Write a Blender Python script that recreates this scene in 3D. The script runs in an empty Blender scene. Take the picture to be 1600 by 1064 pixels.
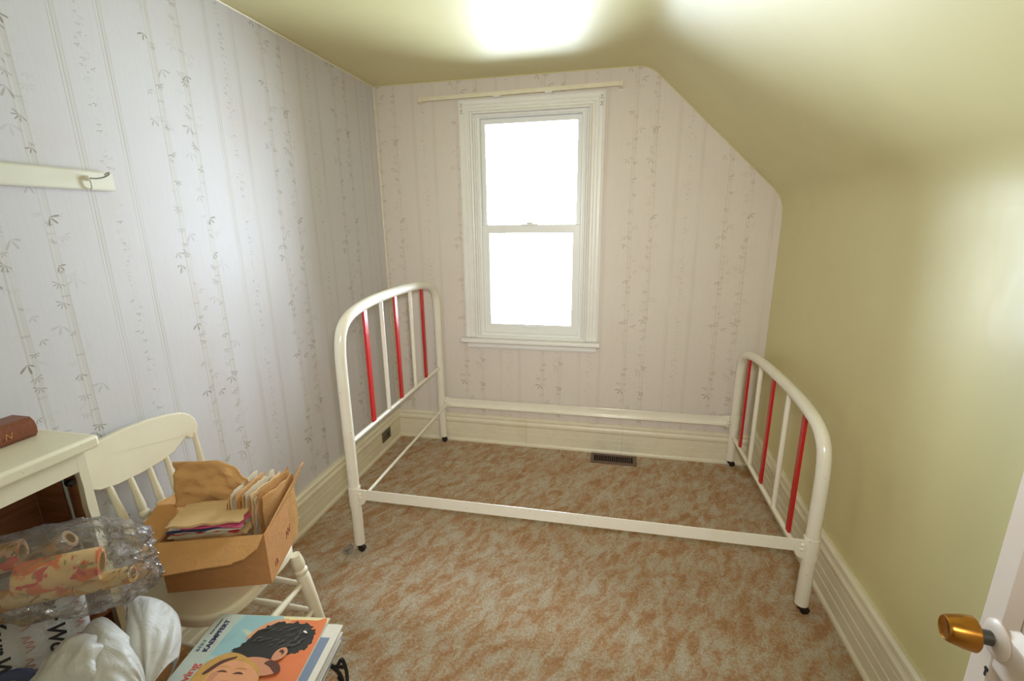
import bpy, bmesh, math, random
from math import sin, cos, pi, sqrt, atan2, radians as R
from mathutils import Vector as V, Matrix, noise
random.seed(7)
SC = bpy.context.scene
COL = SC.collection

# ------------------------------------------------------------------ camera
CAM = V((1.4919, -2.9161, 1.5045)); YAW, PIT, ROL, FPX = -.2132, -.2485, -.0119, 725.42
fwd = V((sin(YAW)*cos(PIT), cos(YAW)*cos(PIT), sin(PIT)))
rt = V((cos(YAW), -sin(YAW), 0)); up = rt.cross(fwd)
r2 = cos(ROL)*rt + sin(ROL)*up; u2 = -sin(ROL)*rt + cos(ROL)*up
cd = bpy.data.cameras.new('camera'); cam = bpy.data.objects.new('camera', cd); COL.objects.link(cam)
cd.sensor_width = 36; cd.lens = FPX/1600*36; cd.clip_start = .01
cam.matrix_world = Matrix(((r2.x, u2.x, -fwd.x, CAM.x), (r2.y, u2.y, -fwd.y, CAM.y), (r2.z, u2.z, -fwd.z, CAM.z), (0, 0, 0, 1)))
SC.camera = cam

# ------------------------------------------------------------------ light
W_ = bpy.data.worlds.new('world'); SC.world = W_; W_.use_nodes = True
bgn = W_.node_tree.nodes['Background']
bgn.inputs[0].default_value = (.77, .885, 1, 1); bgn.inputs[1].default_value = 28.0
def area(name, loc, target, sx, sy, power, col=(1, 1, 1), portal=False, spread=180):
    l = bpy.data.lights.new(name, 'AREA'); l.shape = 'RECTANGLE'; l.size = sx; l.size_y = sy; l.energy = power; l.color = col
    l.spread = R(spread)
    if portal: l.cycles.is_portal = True
    o = bpy.data.objects.new(name, l); COL.objects.link(o); o.location = loc
    o.rotation_euler = (V(target)-V(loc)).to_track_quat('-Z', 'Y').to_euler()
    return o
area('window_portal', (.98, .085, 1.47), (.98, -1, 1.47), .70, 1.42, 1, portal=True)
area('camera_flash', (1.60, -2.97, 1.66), (1.15, 0, 1.15), .16, .12, 8.5, (1, .985, .97), spread=100)
area('hall_fill', (1.6, -3.7, 2.25), (1.6, -3.7, 0), .5, .5, 9, (1, .93, .82))  # mild fill light added in the unseen hall, stands for no known lamp
VS = SC.view_settings
VS.view_transform = 'Standard'; VS.look = 'None'; VS.gamma = 1; VS.use_curve_mapping = False; VS.exposure = 0.36
CY = SC.cycles
CY.max_bounces = 10; CY.diffuse_bounces = 6; CY.transparent_max_bounces = 24; CY.sample_clamp_indirect = 6
CY.caustics_reflective = False; CY.caustics_refractive = False; CY.use_denoising = True

# ------------------------------------------------------------------ materials
def srgb(c):
    return tuple(((x/255)/12.92 if x/255 <= .04045 else ((x/255+.055)/1.055)**2.4) for x in c) + (1,)
class NT:
    def __init__(s, name):
        s.m = bpy.data.materials.new(name); s.m.use_nodes = True; s.t = s.m.node_tree; s.n = s.t.nodes; s.l = s.t.links
        s.b = s.n['Principled BSDF']; s.out = s.n['Material Output']
    def node(s, typ, **kw):
        n = s.n.new(typ)
        for k, v in kw.items(): setattr(n, k, v)
        return n
    def put(s, sock, v):
        if hasattr(v, 'is_linked'): s.l.new(v, sock)
        else: sock.default_value = v
    def m_(s, op, a, b=None, c=None):
        n = s.node('ShaderNodeMath', operation=op)
        for i, v in enumerate((a, b, c)):
            if v is not None: s.put(n.inputs[i], v)
        return n.outputs[0]
    def pos(s):
        g = s.node('ShaderNodeNewGeometry'); return g.outputs['Position']
    def obj(s):
        return s.node('ShaderNodeTexCoord').outputs['Object']
    def sep(s, v):
        n = s.node('ShaderNodeSeparateXYZ'); s.put(n.inputs[0], v); return n.outputs
    def comb(s, x, y, z=0.0):
        n = s.node('ShaderNodeCombineXYZ')
        for i, q in enumerate((x, y, z)): s.put(n.inputs[i], q)
        return n.outputs[0]
    def map(s, v, scale=(1, 1, 1), rot=(0, 0, 0), loc=(0, 0, 0)):
        n = s.node('ShaderNodeMapping'); s.put(n.inputs[0], v); n.inputs[1].default_value = loc; n.inputs[2].default_value = rot; n.inputs[3].default_value = scale
        return n.outputs[0]
    def noise(s, v, scale, detail=3, rough=.55, dist=0):
        n = s.node('ShaderNodeTexNoise'); s.put(n.inputs['Vector'], v); n.inputs['Scale'].default_value = scale
        n.inputs['Detail'].default_value = detail; n.inputs['Roughness'].default_value = rough; n.inputs['Distortion'].default_value = dist
        return n.outputs[0]
    def ramp(s, f, stops):
        n = s.node('ShaderNodeValToRGB'); s.put(n.inputs[0], f); e = n.color_ramp.elements
        while len(e) < len(stops): e.new(.5)
        for q, (p, c) in zip(e, stops): q.position = p; q.color = c
        return n.outputs[0]
    def step(s, f, lo, hi, a=0.0, b=1.0):
        n = s.node('ShaderNodeMapRange', interpolation_type='SMOOTHSTEP'); s.put(n.inputs[0], f)
        for i, q in enumerate((lo, hi, a, b)): n.inputs[i+1].default_value = q
        return n.outputs[0]
    def mix(s, f, a, b, mode='MIX'):
        n = s.node('ShaderNodeMix', data_type='RGBA', blend_type=mode); s.put(n.inputs[0], f); s.put(n.inputs[6], a); s.put(n.inputs[7], b)
        return n.outputs[2]
    def bump(s, h, strength=.3, dist=.01):
        n = s.node('ShaderNodeBump'); s.put(n.inputs['Height'], h); n.inputs['Strength'].default_value = strength; n.inputs['Distance'].default_value = dist
        s.l.new(n.outputs[0], s.b.inputs['Normal'])
    def set(s, **kw):
        names = dict(col='Base Color', rough='Roughness', metal='Metallic', spec='Specular IOR Level', coat='Coat Weight', coatr='Coat Roughness', trans='Transmission Weight', ior='IOR', alpha='Alpha', sheen='Sheen Weight', sss='Subsurface Weight')
        for k, v in kw.items(): s.put(s.b.inputs[names[k]], v)
        return s
MT = {}
def plain(name, col, rough=.5, var=.0, scale=30, metal=0, spec=.5, coat=0, bumpy=0, bscale=60):
    t = NT(name); c = srgb(col)
    if var:
        d = tuple(x*(1-var) for x in c[:3]) + (1,)
        t.set(col=t.mix(t.noise(t.obj(), scale, 4), d, tuple(min(1, x*(1+var*.6)) for x in c[:3])+(1,)))
    else: t.set(col=c)
    t.set(rough=rough, metal=metal, spec=spec, coat=coat)
    if bumpy: t.bump(t.noise(t.obj(), bscale, 3), bumpy, .005)
    MT[name] = t.m
    return t.m

def wallpaper(name, axis, A, base, stripe, leaf, amt):
    t = NT(name); x, y, z = t.sep(t.pos()); h = x if axis == 'x' else y
    P = .525
    hw = t.m_('ADD', h, t.m_('MULTIPLY', t.m_('SUBTRACT', t.noise(t.pos(), 1.3, 1), .5), .008))
    p = t.m_('MULTIPLY', t.m_('FRACT', t.m_('DIVIDE', t.m_('SUBTRACT', hw, A-.05), P)), P)   # A sits at .05
    def band(c, w, soft=.002, src=p):
        return t.step(t.m_('ABSOLUTE', t.m_('SUBTRACT', src, c)), w, w-soft, 0, 1)
    def add(*q):
        r = q[0]
        for k in q[1:]: r = t.m_('MAXIMUM', r, k)
        return r
    # slow fading of the print along each stem
    fade = t.step(t.noise(t.comb(t.m_('MULTIPLY', p, 40), t.m_('MULTIPLY', z, 2.3)), 1, 2), .3, .6, .35, 1)
    nodes_ = t.m_('PINGPONG', t.m_('ADD', z, t.m_('MULTIPLY', t.m_('SIGN', t.m_('SUBTRACT', p, .1)), .04)), .085)
    ring = t.step(nodes_, .004, .001, 0, 1)
    stems = add(band(.05, .010), band(.164, .010))
    ringm = t.m_('MULTIPLY', ring, add(band(.05, .012), band(.164, .012)))
    edges = add(band(.040, .0022), band(.060, .0018), band(.154, .0018), band(.174, .0022))
    lines = add(band(.281, .002), band(.290, .0022), band(.300, .002), band(.411, .002), band(.421, .0028), band(.431, .0018))
    ribs = add(band(.2905, .0105), band(.421, .0105))
    # leaf fans in voronoi cells beside the bamboo stems
    def leaves(scale, Rm, centres, halfw, rnd, lob, seed):
        vn = t.node('ShaderNodeTexVoronoi', voronoi_dimensions='2D', feature='F1'); vn.inputs['Scale'].default_value = 1; vn.inputs['Randomness'].default_value = rnd
        co = t.comb(t.m_('ADD', t.m_('MULTIPLY', p, scale), seed), t.m_('MULTIPLY', z, scale)); t.l.new(co, vn.inputs['Vector'])
        px, pz, _ = t.sep(vn.outputs['Position']); cr, cg, cb = t.sep(vn.outputs['Color'])
        ch = t.m_('DIVIDE', t.m_('SUBTRACT', px, seed), scale); cz = t.m_('DIVIDE', pz, scale)
        dx = t.m_('SUBTRACT', p, ch); dz = t.m_('SUBTRACT', z, cz)
        r = t.m_('SQRT', t.m_('ADD', t.m_('MULTIPLY', dx, dx), t.m_('MULTIPLY', dz, dz)))
        th = t.m_('ADD', t.m_('ARCTAN2', dx, t.m_('MULTIPLY', dz, -1)), t.m_('MULTIPLY', t.m_('SUBTRACT', cg, .5), 1.6))
        lobe = t.m_('POWER', t.m_('MAXIMUM', t.m_('COSINE', t.m_('MULTIPLY', th, lob)), 0.0), .55)
        fan = t.step(t.m_('ABSOLUTE', th), 1.75, 1.5, 0, 1)
        RR = t.m_('MULTIPLY', t.m_('ADD', .45, t.m_('MULTIPLY', cb, .75)), Rm)
        mask = t.m_('MULTIPLY', t.step(t.m_('SUBTRACT', t.m_('MULTIPLY', RR, lobe), r), 0, .003, 0, 1), fan)
        bm_ = None
        for c in centres:
            q = band(c, halfw, .001, ch); bm_ = q if bm_ is None else t.m_('MAXIMUM', bm_, q)
        return t.m_('MULTIPLY', t.m_('MULTIPLY', mask, bm_), t.step(cr, .15, .9, .1, 1))
    lv = t.m_('MAXIMUM', leaves(15, .031, (.05, .164), .040, .9, 6.5, 3.3), leaves(19, .019, (.05, .164), .030, .95, 8.5, 11.7))
    vine = leaves(58, .010, (.355,), .016, .9, 5, 5.1)
    grain = t.noise(t.map(t.pos(), (160, 160, 9)), 1, 3)
    blot = t.noise(t.pos(), 2.2, 4, .6)
    col = t.mix(t.m_('MULTIPLY', t.step(grain, .35, .7), .22), base, tuple(c*.86 for c in base[:3])+(1,))
    col = t.mix(t.m_('MULTIPLY', t.step(blot, .5, .75), .16), col, srgb((205, 180, 160)))
    f = t.m_('MULTIPLY', fade, amt)
    col = t.mix(t.m_('MULTIPLY', t.m_('MAXIMUM', stems, t.m_('MULTIPLY', ribs, .5)), t.m_('MULTIPLY', f, .30)), col, stripe)
    lite = add(band(.046, .003), band(.160, .003), band(.2855, .0028), band(.416, .0028))
    col = t.mix(t.m_('MULTIPLY', lite, .45), col, tuple(min(1, c*1.10) for c in base[:3])+(1,))
    col = t.mix(t.m_('MULTIPLY', t.m_('MAXIMUM', edges, lines), t.m_('MULTIPLY', f, .42)), col, tuple(c*.74 for c in stripe[:3])+(1,))
    col = t.mix(t.m_('MULTIPLY', ringm, t.m_('MULTIPLY', f, .22)), col, leaf)
    col = t.mix(t.m_('MULTIPLY', lv, .62*amt), col, leaf)
    col = t.mix(t.m_('MULTIPLY', vine, .6*amt), col, leaf)
    t.set(col=col, rough=.62, spec=.18)
    t.bump(t.m_('ADD', t.m_('MULTIPLY', grain, .35), t.m_('MULTIPLY', lines, -.5)), .10, .004)
    return t.m
MT['paper_left'] = wallpaper('wallpaper_left', 'y', -1.504, srgb((209, 207, 212)), srgb((190, 182, 168)), srgb((116, 108, 80)), 1.1)  # cool window light is tinted into this copy of the paper
MT['paper_back'] = wallpaper('wallpaper_back', 'x', 1.588, srgb((220, 212, 205)), srgb((204, 188, 172)), srgb((146, 124, 98)), .95)  # same paper, with the warm bounced light tinted into its base

def gloss_paint(name, col, stretch, rough, spec, coat):
    t = NT(name); c = srgb(col)
    n1 = t.noise(t.pos(), 1.6, 4, .6); n2 = t.noise(t.map(t.pos(), stretch), 1, 3)
    cc = t.mix(t.m_('MULTIPLY', t.step(n1, .35, .7), .35), c, tuple(q*.84 for q in c[:3])+(1,))
    t.set(col=cc, rough=t.step(n2, .3, .7, rough*.95, rough*1.08), spec=spec, coat=coat, coatr=.22)
    t.bump(t.noise(t.pos(), 4, 2), .05, .006)
    MT[name] = t.m
gloss_paint('ceiling_paint', (217, 210, 160), (14, 50, 14), .47, .65, .18)
MT['wall_paint'] = MT['ceiling_paint']

def carpet():
    t = NT('carpet'); P = t.pos()
    warp = t.map(P, (1, 1, 1), (0, 0, R(-63)))
    a = t.noise(t.map(warp, (12, 24, 9)), 1, 4, .62, .6)
    b = t.noise(t.map(warp, (6, 11, 9), loc=(3, 7, 0)), 1, 3, .6, .3)
    f = t.m_('ADD', t.m_('MULTIPLY', a, .68), t.m_('MULTIPLY', b, .32))
    fine = t.noise(P, 170, 3, .8); mid = t.noise(P, 80, 3, .7)
    f2 = t.m_('ADD', f, t.m_('MULTIPLY', t.m_('SUBTRACT', mid, .5), .42))
    col = t.ramp(f2, [(.36, srgb((192, 140, 92))), (.45, srgb((210, 166, 122))), (.50, srgb((214, 184, 150))), (.55, srgb((220, 202, 174))), (.64, srgb((230, 218, 198)))])
    col = t.mix(t.step(fine, .33, .58, .5, 0), col, srgb((128, 92, 58)))
    col = t.mix(t.step(fine, .58, .75, 0, .4), col, srgb((226, 214, 192)))
    t.set(col=col, rough=.95, spec=.1, sheen=.2)
    t.bump(t.m_('ADD', fine, t.m_('MULTIPLY', mid, 1.3)), .9, .012)
    MT['carpet'] = t.m
carpet()

def paint(name, col, rough=.4, chips=None, stain=.15, coat=0.0):
    t = NT(name); c = srgb(col); o = t.pos()
    cc = t.mix(t.m_('MULTIPLY', t.step(t.noise(o, 9, 4, .65), .42, .75), stain), c, srgb((196, 172, 120)))
    if chips: cc = t.mix(t.step(t.noise(o, 130, 2, .5), chips, chips+.02, 0, .8), cc, srgb((88, 62, 44)))
    t.set(col=cc, rough=rough, coat=coat, coatr=.15)
    t.bump(t.noise(o, 70, 2), .05, .003)
    MT[name] = t.m
paint('trim_paint', (228, 222, 200), .38, stain=.20)
paint('window_paint', (232, 231, 228), .36, stain=.05)
plain('vinyl', (232, 234, 234), .3)
paint('enamel', (236, 232, 220), .22, chips=.735, stain=.10, coat=.4)
plain('red_paint', (190, 30, 32), .28, .06, 40)
paint('chair_paint', (230, 222, 200), .42, stain=.12)
paint('cabinet_paint', (230, 223, 200), .40, chips=.76, stain=.12)
paint('door_paint', (212, 200, 190), .36, stain=.10)
plain('rail_board', (222, 220, 206), .4, .04, 20)
plain('dark_metal', (58, 46, 42), .45, .2, 80, metal=.6)
plain('steel', (150, 152, 152), .3, .1, 90, metal=1)
plain('brown_metal', (112, 90, 78), .4, .15, 60, metal=.35)
plain('vent_dark', (24, 18, 16), .9)
plain('outlet_plate', (104, 96, 82), .45, .1, 40, metal=.3)
plain('black_plastic', (22, 21, 22), .35)
plain('brass', (176, 122, 52), .24, .12, 60, metal=1)
plain('dull_zinc', (92, 92, 86), .4, .1, 80, metal=.8)
plain('hall_white', (206, 198, 176), .6, .05, 4)
def wood(name, c1, c2, sc=(6, 60, 6), rough=.5):
    t = NT(name); n = t.noise(t.map(t.obj(), sc), 1, 4, .6, .6)
    t.set(col=t.ramp(n, [(.3, srgb(c1)), (.7, srgb(c2))]), rough=rough); MT[name] = t.m
wood('brown_wood', (136, 88, 58), (172, 118, 82), (6, 6, 60))
def cardboard(name, c, var=.12, bands=0):
    t = NT(name); o = t.obj(); b = srgb(c)
    n = t.noise(t.map(o, (14, 14, 60)), 1, 4, .6)
    t.set(col=t.mix(n, tuple(q*(1-var) for q in b[:3])+(1,), tuple(min(1, q*(1+var)) for q in b[:3])+(1,)), rough=.75, spec=.25)
    t.bump(t.noise(o, 25, 4, .6, .6), .5, .008); MT[name] = t.m
cardboard('carton_board', (184, 134, 86)); cardboard('carton_inside', (192, 144, 92))
cardboard('kraft', (196, 152, 100), .16); cardboard('kraft_dark', (176, 128, 76), .16); cardboard('kraft_pale', (210, 178, 132), .14)
cardboard('newsprint', (196, 182, 154), .16); cardboard('grey_card', (176, 170, 166), .08)
plain('paper_white', (218, 212, 200), .6, .08, 30); plain('paper_pink', (208, 92, 130), .6, .1, 40); plain('paper_navy', (52, 58, 92), .55, .1, 40)
plain('paper_red', (190, 62, 60), .6, .1, 40); plain('paper_green', (146, 150, 118), .6, .1, 40); plain('paper_blue', (122, 134, 158), .6, .1, 40)
plain('leather', (126, 70, 46), .38, .22, 14, bumpy=.25, bscale=90); plain('gilt', (170, 146, 92), .4, .1, 60, metal=.5); plain('gold_print', (178, 122, 74), .4)
plain('print_black', (26, 26, 34), .5); plain('print_navy', (44, 48, 86), .5); plain('print_red', (204, 82, 70), .5); plain('print_rose', (196, 138, 132), .5); plain('print_slate', (96, 118, 124), .5)
plain('ink_red', (138, 52, 50), .6)

def film(name, tint, op, rough=.12, spec=.5, bs=22, bst=.6):
    """thin plastic: mostly lets light through, with glossy wrinkles"""
    t = NT(name); o = t.obj()
    tr = t.node('ShaderNodeBsdfTransparent'); gl = t.node('ShaderNodeBsdfGlossy'); df = t.node('ShaderNodeBsdfTranslucent'); dd = t.node('ShaderNodeBsdfDiffuse')
    gl.inputs['Roughness'].default_value = rough
    for q in (df, dd): q.inputs['Color'].default_value = tint
    tr.inputs['Color'].default_value = tuple(.6+.4*c for c in tint[:3])+(1,)
    bu = t.node('ShaderNodeBump'); bu.inputs['Strength'].default_value = bst; bu.inputs['Distance'].default_value = .02
    t.put(bu.inputs['Height'], t.noise(t.map(o, (1, 1, 1)), bs, 4, .6, .8))
    for q in (gl, df, dd): t.l.new(bu.outputs[0], q.inputs['Normal'])
    def mixs(f, a, b):
        n = t.node('ShaderNodeMixShader'); t.put(n.inputs[0], f); t.l.new(a, n.inputs[1]); t.l.new(b, n.inputs[2]); return n.outputs[0]
    body = mixs(.4, dd.outputs[0], df.outputs[0])
    base = mixs(op, tr.outputs[0], body)
    fr = t.node('ShaderNodeFresnel'); fr.inputs[0].default_value = 1.5; t.l.new(bu.outputs[0], fr.inputs['Normal'])
    t.l.new(mixs(t.m_('MINIMUM', t.m_('MULTIPLY', fr.outputs[0], spec*2), 1.0), base, gl.outputs[0]), t.out.inputs[0])
    MT[name] = t.m
film('clear_film', (.98, .97, .96, 1), .14, .10, .42, 24, .7)
film('white_film', (.90, .89, .87, 1), .95, .36, .28, 14, .35)
def glass(name):
    t = NT(name); tr = t.node('ShaderNodeBsdfTransparent'); gl = t.node('ShaderNodeBsdfGlossy'); gl.inputs['Roughness'].default_value = .02
    fr = t.node('ShaderNodeFresnel'); fr.inputs[0].default_value = 1.45; mx = t.node('ShaderNodeMixShader')
    tr.inputs[0].default_value = (.97, .98, .98, 1)
    t.l.new(fr.outputs[0], mx.inputs[0]); t.l.new(tr.outputs[0], mx.inputs[1]); t.l.new(gl.outputs[0], mx.inputs[2]); t.l.new(mx.outputs[0], t.out.inputs[0])
    MT[name] = t.m
glass('pane_glass')
t = NT('cup_glass'); t.set(col=(.9, .93, .92, 1), rough=.03, trans=.92, ior=1.45); MT['cup_glass'] = t.m
def floral(name, base, spots):
    t = NT(name); o = t.obj(); col = srgb(base)
    for i, (c, s, th) in enumerate(spots):
        col = t.mix(t.step(t.noise(t.map(o, loc=(i*7.3, i*3.1, i*5.7)), s, 2, .5, .6), th, th+.05), col, srgb(c))
    t.set(col=col, rough=.5); MT[name] = t.m
floral('floral_orange', (232, 192, 132), [((232, 112, 44), 22, .48), ((206, 48, 44), 30, .56), ((150, 134, 62), 36, .6)])
floral('floral_gold', (236, 206, 144), [((220, 150, 40), 20, .5), ((150, 118, 70), 26, .56), ((208, 92, 60), 40, .62)])
floral('floral_rose', (228, 180, 150), [((212, 66, 54), 24, .5), ((200, 150, 60), 34, .56), ((110, 110, 80), 40, .62)])
floral('brown_print', (176, 148, 112), [((126, 92, 60), 24, .5), ((196, 120, 60), 36, .58)])
plain('blue_print', (40, 50, 92), .4, .25, 30); plain('core_tan', (188, 146, 84), .7, .1, 30)

# ------------------------------------------------------------------ mesh builder
class MB:
    def __init__(s): s.v = []; s.f = []
    def add(s, vs, fs):
        n = len(s.v); s.v += [tuple(p) for p in vs]; s.f += [tuple(n+i for i in q) for q in fs]; return s
    def box(s, a, b):
        (x0, y0, z0), (x1, y1, z1) = a, b
        return s.add([(x0, y0, z0), (x1, y0, z0), (x1, y1, z0), (x0, y1, z0), (x0, y0, z1), (x1, y0, z1), (x1, y1, z1), (x0, y1, z1)],
                     [(3, 2, 1, 0), (4, 5, 6, 7), (0, 1, 5, 4), (1, 2, 6, 5), (2, 3, 7, 6), (3, 0, 4, 7)])
    def prism(s, poly, fn, t0, t1):
        """poly of 2-D points, fn(a, b, t) -> 3-D"""
        n = len(poly)
        return s.add([fn(a, b, t0) for a, b in poly]+[fn(a, b, t1) for a, b in poly],
                     [tuple(range(n))[::-1], tuple(range(n, 2*n))]+[(i, (i+1) % n, n+(i+1) % n, n+i) for i in range(n)])
    def tube(s, pts, r, n=12, closed=False):
        pts = [V(p) for p in pts]; k = len(pts); rr = r if isinstance(r, (list, tuple)) else [r]*k
        T = []
        for i in range(k):
            a = pts[(i-1) % k] if closed or i else pts[i]; b = pts[(i+1) % k] if closed or i < k-1 else pts[i]
            T.append((b-a).normalized())
        ref = V((0, 0, 1)) if abs(T[0].z) < .9 else V((1, 0, 0))
        u = T[0].cross(ref).normalized(); vs = []
        for i in range(k):
            u = (u - T[i]*u.dot(T[i])).normalized(); w = T[i].cross(u)
            for j in range(n):
                q = 2*pi*j/n; vs.append(pts[i]+(u*cos(q)+w*sin(q))*rr[i])
        fs = []
        for i in range(k if closed else k-1):
            a, b = i*n, ((i+1) % k)*n
            fs += [(a+j, a+(j+1) % n, b+(j+1) % n, b+j) for j in range(n)]
        if not closed: fs += [tuple(range(n))[::-1], tuple(range((k-1)*n, k*n))]
        return s.add(vs, fs)
    def lathe(s, prof, a, b, n=16):
        """prof: (fraction along a->b, radius)"""
        a, b = V(a), V(b); ax = (b-a).normalized(); ref = V((0, 0, 1)) if abs(ax.z) < .9 else V((1, 0, 0))
        u = ax.cross(ref).normalized(); w = ax.cross(u); vs = []
        for f, r in prof:
            c = a+(b-a)*f
            vs += [c+(u*cos(2*pi*j/n)+w*sin(2*pi*j/n))*r for j in range(n)]
        k = len(prof)
        fs = [(i*n+j, i*n+(j+1) % n, (i+1)*n+(j+1) % n, (i+1)*n+j) for i in range(k-1) for j in range(n)]
        return s.add(vs, fs+[tuple(range(n))[::-1], tuple(range((k-1)*n, k*n))])
    def grid(s, fn, nu, nv, cu=False):
        vs = [fn(i/(nu if cu else nu-1), j/(nv-1)) for i in range(nu) for j in range(nv)]
        fs = [(i*nv+j, ((i+1) % nu)*nv+j, ((i+1) % nu)*nv+j+1, i*nv+j+1) for i in range(nu if cu else nu-1) for j in range(nv-1)]
        return s.add(vs, fs)
    def mesh(s, name, smooth=40, weld=False):
        m = bpy.data.meshes.new(name); m.from_pydata(s.v, [], s.f); m.update()
        bm = bmesh.new(); bm.from_mesh(m)
        if weld: bmesh.ops.remove_doubles(bm, verts=bm.verts, dist=1e-5)
        bmesh.ops.recalc_face_normals(bm, faces=bm.faces); bm.to_mesh(m); bm.free()
        if smooth:
            for p in m.polygons: p.use_smooth = True
            m.set_sharp_from_angle(angle=R(smooth))
        return m
    def obj(s, name, mat, parent=None, smooth=40, weld=False, bevel=0, seg=2, solid=0, sub=0):
        return link(name, s.mesh(name, smooth, weld), mat, parent, bevel, seg, solid, sub)
def link(name, mesh, mat, parent=None, bevel=0, seg=2, solid=0, sub=0):
    o = bpy.data.objects.new(name, mesh); COL.objects.link(o)
    if not mesh.materials: mesh.materials.append(MT[mat] if isinstance(mat, str) else mat)
    if parent: o.parent = parent
    if solid:
        k = o.modifiers.new('solid', 'SOLIDIFY'); k.thickness = solid; k.offset = 0
    if bevel:
        k = o.modifiers.new('bevel', 'BEVEL'); k.width = bevel; k.segments = seg; k.limit_method = 'ANGLE'; k.angle_limit = R(40)
    if sub:
        k = o.modifiers.new('sub', 'SUBSURF'); k.levels = sub; k.render_levels = sub
    return o
def tag(o, label=None, cat=None, group=None, kind=None):
    for k, v in (('label', label), ('category', cat), ('group', group), ('kind', kind)):
        if v: o[k] = v
    return o
def thing(name, label, cat, loc=(0, 0, 0), rz=0, group=None):
    o = bpy.data.objects.new(name, None); COL.objects.link(o); o.location = loc; o.rotation_euler = (0, 0, rz); o.empty_display_size = .05
    return tag(o, label, cat, group)
def box(a, b): return MB().box(a, b)
def struct(o, label=None): return tag(o, label, kind='structure')
def crom(P, n=8, closed=False):
    P = [V(p) for p in P]; k = len(P); out = []
    for i in range(k if closed else k-1):
        g = lambda j: P[j % k] if closed else P[max(0, min(k-1, j))]
        a, b, c, d = g(i-1), g(i), g(i+1), g(i+2)
        for q in range(n):
            s = q/n; out.append(.5*((2*b)+(c-a)*s+(2*a-5*b+4*c-d)*s*s+(3*b-a-3*c+d)*s**3))
    if not closed: out.append(P[-1])
    return out
def text_mesh(body, size, depth=.0003, offset=0.0, shear=0.0, spacing=1.0):
    c = bpy.data.curves.new('txt', 'FONT'); c.body = body; c.size = size; c.extrude = depth; c.offset = offset; c.shear = shear; c.space_character = spacing; c.resolution_u = 3
    o = bpy.data.objects.new('txt', c); COL.objects.link(o)
    dg = bpy.context.evaluated_depsgraph_get(); m = bpy.data.meshes.new_from_object(o.evaluated_get(dg))
    bpy.data.objects.remove(o); bpy.data.curves.remove(c); m.materials.clear(); return m
def frame_matrix(o, x, y):
    x = V(x).normalized(); z = x.cross(V(y)).normalized(); y = z.cross(x)
    return Matrix(((x.x, y.x, z.x, o[0]), (x.y, y.y, z.y, o[1]), (x.z, y.z, z.z, o[2]), (0, 0, 0, 1)))

# ------------------------------------------------------------------ room shell
W, H, XS, HK, YF = 2.400, 2.330, 1.647, 1.6166, -3.0
ZB = .9e-3
struct(box((-.1, YF-1.5, -.08), (W+.1, .072, 0)).obj('floor', 'carpet', smooth=0), 'tan and rust mottled carpet across the bedroom floor')
# ceiling: flat part, soft bend, slope, soft bend to the knee wall
def bend(p0, p1, p2, d, n=7):
    p0, p1, p2 = V(p0), V(p1), V(p2); a = p1+(p0-p1).normalized()*d; b = p1+(p2-p1).normalized()*d
    return [((1-k/n)**2)*a+2*(k/n)*(1-k/n)*p1+((k/n)**2)*b for k in range(n+1)]
prof = [V((-.1, H))]+bend((0, H), (XS, H), (W, HK), .07)+bend((XS, H), (W, HK), (W, 0), .09)
n = len(prof); mb = MB()
outer = [p+V((0.0, .08)) if p.x < XS-.08 else p+V((.07, .07)) for p in prof]
for yy in (.072, YF):
    mb.v += [(p.x, yy, p.y) for p in prof]+[(p.x, yy, p.y) for p in outer]
for i in range(n-1):
    mb.f += [(i, i+1, 2*n+i+1, 2*n+i), (n+i, n+i+1, 3*n+i+1, 3*n+i)]
mb.f += [tuple(range(n))+tuple(range(2*n-1, n-1, -1)), tuple(range(2*n, 3*n))+tuple(range(4*n-1, 3*n-1, -1)), (n-1, 2*n-1, 4*n-1, 3*n-1), (0, n, 3*n, 2*n)]
struct(mb.obj('ceiling', 'ceiling_paint', smooth=35), 'glossy yellow green ceiling that slopes down on the right')
zk = prof[-1].y
struct(box((W, YF-.1, 0), (W+.07, .072, zk)).obj('wall_right', 'wall_paint', smooth=0), 'glossy yellow green knee wall')
struct(box((-.1, YF-.1, 0), (0, .072, H+.08)).obj('wall_left', 'paper_left', smooth=0), 'pale wallpaper with bamboo stripes')
WX0, WX1, WZ0, WZ1 = .634, 1.329, .775, 2.147
mb = MB(); y0, y1 = 0, .062; fn = lambda a, b, t: (a, t, b)
sl = lambda x: H+(x-XS)/(W-XS)*(HK-H)
mb.prism([(0, 0), (WX0, 0), (WX0, H+.05), (0, H+.05)], fn, y0, y1)
mb.prism([(WX1, 0), (W, 0), (W, HK+.03), (XS+.05, H+.05), (WX1, H+.05)], fn, y0, y1)
mb.prism([(WX0, 0), (WX1, 0), (WX1, WZ0), (WX0, WZ0)], fn, y0, y1)
mb.prism([(WX0, WZ1), (WX1, WZ1), (WX1, H+.05), (WX0, H+.05)], fn, y0, y1)
struct(mb.obj('wall_back', 'paper_back', smooth=0), 'pale wallpaper with faint bamboo stems around the window')
DX0, DX1, DZ = 1.18, 1.985, 1.90
mb = MB()
for a, b in (((0, 0), (DX0, H)), ((DX0, DZ), (DX1, H)), ((DX1, 0), (W, H))):
    mb.box((a[0], YF-.1, a[1]), (b[0], YF, b[1]))
struct(mb.obj('wall_front', 'hall_white', smooth=0), 'plain wall with the open doorway behind the camera')
mb = MB(); mb.box((.3, YF-1.5, 0), (.4, YF-.1, H)); mb.box((W, YF-1.5, 0), (W+.1, YF-.1, H)); mb.box((.3, YF-1.6, 0), (W+.1, YF-1.5, H)); mb.box((.3, YF-1.6, H), (W+.1, YF, H+.08))
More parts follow.
